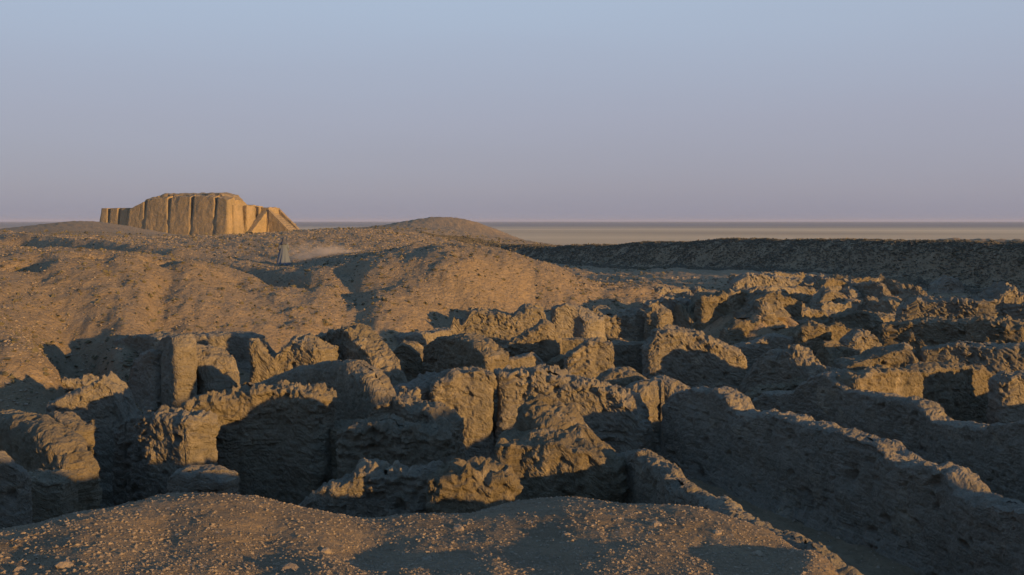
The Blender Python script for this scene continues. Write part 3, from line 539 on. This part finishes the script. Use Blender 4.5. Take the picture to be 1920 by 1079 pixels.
# ------------------------------------------------------------------ ziggurat
ZC = np.array([(430 - CX) / F * 350, 350.0]); za = np.array((-.883, .469)); zbv = np.array((.469, .883)); ZB = -2.2
zig = bpy.data.objects.new('ziggurat', None); COL.objects.link(zig); zig.location = (ZC[0], ZC[1], ZB)
tag(zig, 'huge buttressed brick ziggurat on the horizon at left, its right faces glowing orange', 'ziggurat')
def Lof(px):
    u = (px - CX) / F; return (ZC[0] - 350 * u) * -1 / -(.883 + .469 * u) * -1 if False else (-(350 * u - ZC[0])) / (.883 + .469 * u) * 1.0
def zpart(name, a0, a1, b0, b1, z0, top, batter=.09, ds=.5, amp=.35, seed=1, label=None, parent=None, sides=(1, 1, 1, 1), mat=None):
    amp *= 1.5
    """battered masonry block in the ziggurat's own frame; top is a height or a function of (a, b)"""
    na, nb = max(3, int((a1 - a0) / ds) + 1), max(3, int((b1 - b0) / ds) + 1)
    A_, B_ = np.linspace(a0, a1, na), np.linspace(b0, b1, nb)
    ring = [(a, b0) for a in A_[:-1]] + [(a1, b) for b in B_[:-1]] + [(a, b1) for a in A_[::-1][:-1]] + [(a0, b) for b in B_[::-1][:-1]]
    ring = np.array(ring); fn = top if callable(top) else (lambda a, b: top + 0 * a)
    tz = fn(ring[:, 0], ring[:, 1]); nz_ = max(3, int((np.max(tz) - z0) / ds) + 1)
    ca, cb = (a0 + a1) / 2, (b0 + b1) / 2
    rows = []
    hmax = np.max(tz) - z0
    for j in range(nz_):
        t = j / (nz_ - 1); z = z0 + (tz - z0) * t
        off = batter * (hmax - (z - z0))
        oa = np.where(ring[:, 0] >= a1 - 1e-6, off * sides[1], np.where(ring[:, 0] <= a0 + 1e-6, -off * sides[0], 0))
        ob = np.where(ring[:, 1] >= b1 - 1e-6, off * sides[3], np.where(ring[:, 1] <= b0 + 1e-6, -off * sides[2], 0))
        rows.append(np.stack([ring[:, 0] + oa, ring[:, 1] + ob, z], -1))
    V1 = np.array(rows).reshape(-1, 3); Q1 = gridq(nz_, len(ring), True)
    AA, BB = np.meshgrid(A_, B_, indexing='ij'); TT = fn(AA, BB)
    offt = batter * (hmax - (TT - z0))
    oa = np.where(AA >= a1 - 1e-6, offt * sides[1], np.where(AA <= a0 + 1e-6, -offt * sides[0], 0))
    ob = np.where(BB >= b1 - 1e-6, offt * sides[3], np.where(BB <= b0 + 1e-6, -offt * sides[2], 0))
    V2 = np.stack([AA + oa, BB + ob, TT], -1).reshape(-1, 3)
    Q2 = gridq(na, nb) + len(V1)
    V = np.r_[V1, V2]; Q = np.r_[Q1, Q2]
    d = np.stack([fbm(V[:, 0] / 3.5 + 9 * k, V[:, 1] / 3.5, V[:, 2] / 5, 4, seed + 7 * k) for k in range(3)], -1)
    V = V + d * amp * np.array([1, 1, .8]) * np.clip((V[:, 2:3] - z0) / 1, 0, 1)
    Wd = np.stack([V[:, 0] * za[0] + V[:, 1] * zbv[0], V[:, 0] * za[1] + V[:, 1] * zbv[1], V[:, 2]], -1)
    o = link(name, mesh_from(name, Wd, Q[:, ::-1]), mat or M_ZIG, parent=parent or zig)
    if label: o['label'] = label
    return o
def lp(px): 
    u = (px - CX) / F
    return (ZC[0] - 350 * u) / (.883 + .469 * u)
def hz(py, D=355): return zz(py, D) - ZB
t1 = hz(391, 375)
def cap(a, b):
    """worn-down profile of the far end: height limit at (a, b)"""
    X_ = ZC[0] + za[0] * a + zbv[0] * b; Y_ = ZC[1] + za[1] * a + zbv[1] * b
    px = CX + F * X_ / Y_
    return zz(np.interp(px, [425, 445, 455, 462, 490, 500, 520, 540, 560], [363, 368, 378, 385, 388, 394, 404, 413, 424]), Y_) - ZB + .35 * noise(a / 1.5, b / 1.5, 0, 66)
zpart('lower_tier', 1.2, lp(187), 1.4, 36, 0, lambda a, b: np.minimum(t1 + .25 * noise(a / 4, b / 4, 0, 5), cap(a, b)), seed=3)
def topf(a, b):
    L_ = lp(252) ; s = hz(363, 365)
    left = sstep((lp(240) - a) / (lp(240) - lp(300))) ** .55
    right = .80 + .20 * sstep((a + .5) / 7)
    return np.maximum(np.minimum(t1 + (s * right - t1) * np.clip(left, 0, 1) + .7 * fbm(a / 4, b / 4, 0, 3, 9) - .8 * sstep((4 - b) / 3), cap(a, b)), t1 - .5)
zpart('upper_tier', 2.0, lp(242), 2.2, 27, t1 - .6, topf, batter=.10, amp=.5, seed=13)
BT = [(246, 273), (279, 317), (324, 359), (367, 404), (411, 429)]
for i, (p1, p0) in enumerate([(b[0], b[1]) for b in BT]):
    hA, hB = [(hz(u, 360), hz(v, 360)) for u, v in ((388, 374), (371, 367), (367, 366), (366, 367), (368, 372))][i]; lA, lB = lp(p1), lp(p0)
    zpart('buttress', lp(p0), lp(p1), -.6, 2.6, 0, (lambda a, b, hA=hA, hB=hB, lA=lA, lB=lB: hA + (hB - hA) * np.clip((lA - a) / (lA - lB), 0, 1) - 1.0 * np.clip(.6 - b / 4, 0, 1) + .5 * noise(a / 1.5, b / 1.5, 0, 31)), batter=.085, ds=.4, amp=.22, seed=20 + i, sides=(1, 1, 1, 0))
for i, (p1, p0) in enumerate([(189, 200), (206, 220), (226, 238)]):
    zpart('buttress', lp(p0), lp(p1), .3, 2.6, 0, t1 + .1, batter=.085, ds=.4, amp=.12, seed=30 + i, sides=(1, 1, 1, 0))
for i, (b0_, b1_) in enumerate([(1.5, 5.5), (8, 12), (14.5, 18.5), (24, 28), (30, 34)]):
    zpart('buttress', -.6, 2.6, b0_, b1_, 0, lambda a, b: np.minimum(t1 + .8, cap(a, b) - .1), batter=.085, ds=.4, amp=.2, seed=40 + i, sides=(1, 0, 1, 1))
# stairways on the right-hand face (outward is -a)
def flight(name, a0, a1, b0, b1, zlo, zhi, along, label=None, seed=60):
    """a solid stair; rises along 'b+', 'b-' or 'a+'; treads are cut into its top"""
    def f(a, b):
        t = {'b+': (b - b0) / (b1 - b0), 'b-': (b1 - b) / (b1 - b0), 'a+': (a - a0) / (a1 - a0)}[along]
        nst = 30; t = np.floor(np.clip(t, 0, .9999) * nst + .5) / nst
        return zlo + (zhi - zlo) * t
    return zpart(name, a0, a1, b0, b1, 0, f, batter=0, ds=.35, amp=.08, seed=seed, label=label)
gh = t1 * .97
flight('staircase', -3.6, -.8, 3.0, 15.4, .4, gh * .95, 'b+', 'nearer lateral staircase climbing along the face')
flight('staircase', -3.6, -.8, 21.0, 33.0, .4, gh * .95, 'b-', 'farther lateral staircase climbing along the face')
flight('staircase', -20, -4.2, 16.4, 20.2, .5, gh * .9, 'a+', 'long central staircase projecting from the face')
zpart('gatehouse', -4.4, 2.5, 15.3, 21.2, 0, lambda a, b: gh + .5 + .4 * noise(a / 2, b / 2, 0, 77), batter=.04, ds=.4, amp=.2, seed=70)
for s_ in (15.0, 20.6):
    zpart('stair_parapet', -19, -4.4, s_, s_ + 1.1, 0, (lambda a, b: .9 + (gh * .92) * np.clip((a + 19) / 14.6, 0, 1)), batter=0, ds=.4, amp=.06, seed=80)
pil = zpart('platform', -24, -19.4, 15.8, 21, 0, 2.2, batter=.03, ds=.4, amp=.08, seed=90)

# ------------------------------------------------------------------ the robed walker on the hill
def person(px, D, H=1.68):
    X0, Y0 = at(px, D); z0 = float(ground(np.array([X0]), np.array([Y0]))[0])
    root = bpy.data.objects.new('person', None); COL.objects.link(root); root.location = (X0, Y0, z0); root.rotation_euler = (0, 0, math.radians(190))
    tag(root, 'person in a long dark robe walking over the hill in front of the ziggurat', 'person')
    def mat(n, c, r=.9):
        m = bpy.data.materials.new(n); m.use_nodes = True; b = m.node_tree.nodes['Principled BSDF']; b.inputs['Base Color'].default_value = c + (1,); b.inputs['Roughness'].default_value = r
        nt = m.node_tree.nodes.new('ShaderNodeTexNoise'); nt.inputs['Scale'].default_value = 30; bp = m.node_tree.nodes.new('ShaderNodeBump'); bp.inputs['Strength'].default_value = .2
        m.node_tree.links.new(nt.outputs['Fac'], bp.inputs['Height']); m.node_tree.links.new(bp.outputs[0], b.inputs['Normal']); return m
    skin, dark, scarf = mat('skin', (.16, .09, .06), .6), mat('robe_cloth', (.08, .10, .135)), mat('scarf_cloth', (.05, .055, .07))
    J = dict(pel=(0,0,.92), wai=(0,.0,1.08), che=(0,-.02,1.28), nek=(0,-.03,1.42), hd0=(0,-.05,1.50), hd1=(0,-.055,1.60), hd2=(0,-.05,1.66),
             sl=(.17,-.02,1.36), el=(.23,.03,1.10), wl=(.20,-.10,.90), sr=(-.17,-.02,1.36), er=(-.24,0,1.10), wr=(-.20,-.14,.93),
             hl=(.09,0,.88), kl=(.10,-.16,.50), al=(.10,-.18,.10), tl=(.10,-.32,.04), hr=(-.09,0,.88), kr=(-.10,.04,.50), ar=(-.10,.22,.14), tr=(-.10,.12,.04))
    R_ = dict(pel=.14, wai=.125, che=.14, nek=.055, hd0=.08, hd1=.095, hd2=.07, sl=.06, el=.043, wl=.028, sr=.06, er=.043, wr=.028, hl=.09, kl=.062, al=.042, tl=.035, hr=.09, kr=.062, ar=.042, tr=.035)
    E = [('pel','wai'),('wai','che'),('che','nek'),('nek','hd0'),('hd0','hd1'),('hd1','hd2'),('che','sl'),('sl','el'),('el','wl'),('che','sr'),('sr','er'),('er','wr'),
         ('pel','hl'),('hl','kl'),('kl','al'),('al','tl'),('pel','hr'),('hr','kr'),('kr','ar'),('ar','tr')]
    for sd_, wn in ((1, 'wl'), (-1, 'wr')):      # hands: palm, four fingers, thumb
        wx, wy, wz = J[wn]; pk = wn + 'p'; J[pk] = (wx, wy - .04, wz - .06); R_[pk] = .026; E.append((wn, pk))
        for f_, (dx, ln) in enumerate(((-.024, .06), (-.008, .07), (.008, .068), (.024, .055))):
            a, b = pk + 'a%d' % f_, pk + 'b%d' % f_
            J[a] = (wx + dx, wy - .055, wz - .06 - ln * .6); J[b] = (wx + dx * .9, wy - .045, wz - .06 - ln * 1.2); R_[a] = .009; R_[b] = .007; E += [(pk, a), (a, b)]
        a = pk + 't'; J[a] = (wx - sd_ * .04, wy - .07, wz - .085); R_[a] = .010; E.append((pk, a))
    ks = list(J); me = bpy.data.meshes.new('body'); me.from_pydata([J[k] for k in ks], [(ks.index(a), ks.index(b)) for a, b in E], [])
    ob = link('body', me, skin, parent=root); md = ob.modifiers.new('skin', 'SKIN')
    for i, k in enumerate(ks):
        me.skin_vertices[0].data[i].radius = (R_[k], R_[k] * (.8 if k in ('che', 'wai', 'pel') else 1)); me.skin_vertices[0].data[i].use_root = (k == 'pel')
    sb = ob.modifiers.new('sub', 'SUBSURF'); sb.levels = sb.render_levels = 2
    # robe: a draped, wind-caught surface from shoulders to hem
    nr, nc = 40, 56; V = []
    for i in range(nr):
        t = i / (nr - 1); z = 1.43 - 1.37 * t
        rx = .07 + .15 * sstep(t * 7) + .30 * max(0, t - .3) ** 1.1; ry = .06 + .08 * sstep(t * 6) + .30 * max(0, t - .25) ** 1.1
        for j in range(nc):
            a = 2 * math.pi * j / nc; fold = 1 + (.10 * t) * math.sin(9 * a + 3 * t) + .05 * t * math.sin(17 * a)
            V.append((rx * math.cos(a) * fold, ry * math.sin(a) * fold + .16 * t * t, z + .02 * math.sin(5 * a) * t))
    link('robe', mesh_from('robe', V, gridq(nr, nc, True)), dark, parent=root)
    for s_ in (1, -1):
        nr2, nc2 = 14, 16; V = []; q = [np.array(J['sl' if s_ > 0 else 'sr']), np.array(J['el' if s_ > 0 else 'er']), np.array(J['wl' if s_ > 0 else 'wr'])]
        for i in range(nr2):
            t = i / (nr2 - 1) * 2; p_ = q[0] + (q[1] - q[0]) * t if t < 1 else q[1] + (q[2] - q[1]) * (t - 1)
            for j in range(nc2):
                a = 2 * math.pi * j / nc2; rr_ = .078 + .012 * t
                V.append((p_[0] + rr_ * math.cos(a), p_[1] + rr_ * math.sin(a), p_[2] + .01 * math.sin(3 * a)))
        link('sleeve', mesh_from('sleeve', V, gridq(nr2, nc2, True)), dark, parent=root)
    nr, nc = 20, 32; V = []
    for i in range(nr):
        t = i / (nr - 1); z = 1.72 - .42 * t; rr_ = .112 * math.sin(min(1, t * 2.4 + .05) * math.pi / 2) + .14 * max(0, t - .5) ** 1.2 * 2
        for j in range(nc):
            a = 2 * math.pi * (.17 + .66 * j / (nc - 1)) - math.pi / 2
            V.append((rr_ * math.cos(a), -.03 + rr_ * 1.08 * math.sin(a) + .03 * t, z + .012 * math.sin(7 * a) * t))
    link('headscarf', mesh_from('headscarf', V, gridq(nr, nc)), scarf, parent=root)
    return root
person(532, 60)

# ------------------------------------------------------------------ air
def volume(name, dens, col, noise_scale=None):
    m = bpy.data.materials.new(name); m.use_nodes = True; t = m.node_tree; t.nodes.clear()
    o = t.nodes.new('ShaderNodeOutputMaterial'); v = t.nodes.new('ShaderNodeVolumePrincipled')
    v.inputs['Color'].default_value = col + (1,); v.inputs['Density'].default_value = dens; v.inputs['Anisotropy'].default_value = 0.0
    t.links.new(v.outputs[0], o.inputs['Volume'])
    if noise_scale:
        tcn = t.nodes.new('ShaderNodeTexCoord'); n1 = t.nodes.new('ShaderNodeTexNoise'); n1.inputs['Scale'].default_value = noise_scale; n1.inputs['Detail'].default_value = 4
        t.links.new(tcn.outputs['Object'], n1.inputs['Vector'])
        ln = t.nodes.new('ShaderNodeVectorMath'); ln.operation = 'LENGTH'; t.links.new(tcn.outputs['Object'], ln.inputs[0])
        mr = t.nodes.new('ShaderNodeMapRange'); mr.inputs[1].default_value = 1.0; mr.inputs[2].default_value = 0.2; t.links.new(ln.outputs['Value'], mr.inputs[0])
        m1 = t.nodes.new('ShaderNodeMapRange'); m1.inputs[1].default_value = .38; m1.inputs[2].default_value = .7; t.links.new(n1.outputs['Fac'], m1.inputs[0])
        mm = t.nodes.new('ShaderNodeMath'); mm.operation = 'MULTIPLY'; t.links.new(mr.outputs[0], mm.inputs[0]); t.links.new(m1.outputs[0], mm.inputs[1])
        m3 = t.nodes.new('ShaderNodeMath'); m3.operation = 'MULTIPLY'; m3.inputs[1].default_value = dens; t.links.new(mm.outputs[0], m3.inputs[0]); t.links.new(m3.outputs[0], v.inputs['Density'])
    return m
def boxmesh(name, hx, hy, z0, z1):
    V = [(sx * hx, sy * hy, z) for z in (z0, z1) for sy in (-1, 1) for sx in (-1, 1)]
    return mesh_from(name, V, np.array([[0,2,3,1],[4,5,7,6],[0,1,5,4],[2,6,7,3],[0,4,6,2],[1,3,7,5]]), False)
hzo = link('haze', boxmesh('haze', 21500, 21500, -4.0, 24.0), volume('haze_air', 8e-5, (.50, .57, .80))); tag(hzo, kind='stuff')
import bmesh
bm = bmesh.new(); bmesh.ops.create_icosphere(bm, subdivisions=3, radius=1); me = bpy.data.meshes.new('dust_cloud'); bm.to_mesh(me); bm.free()
x_, y_ = at(605, 62); dc = link('dust_cloud', me, volume('dust', 1.1, (.85, .75, .65), 2.2), (x_, y_, zz(478, 62))); dc.scale = (3.0, 1.6, .9)
tag(dc, kind='stuff')
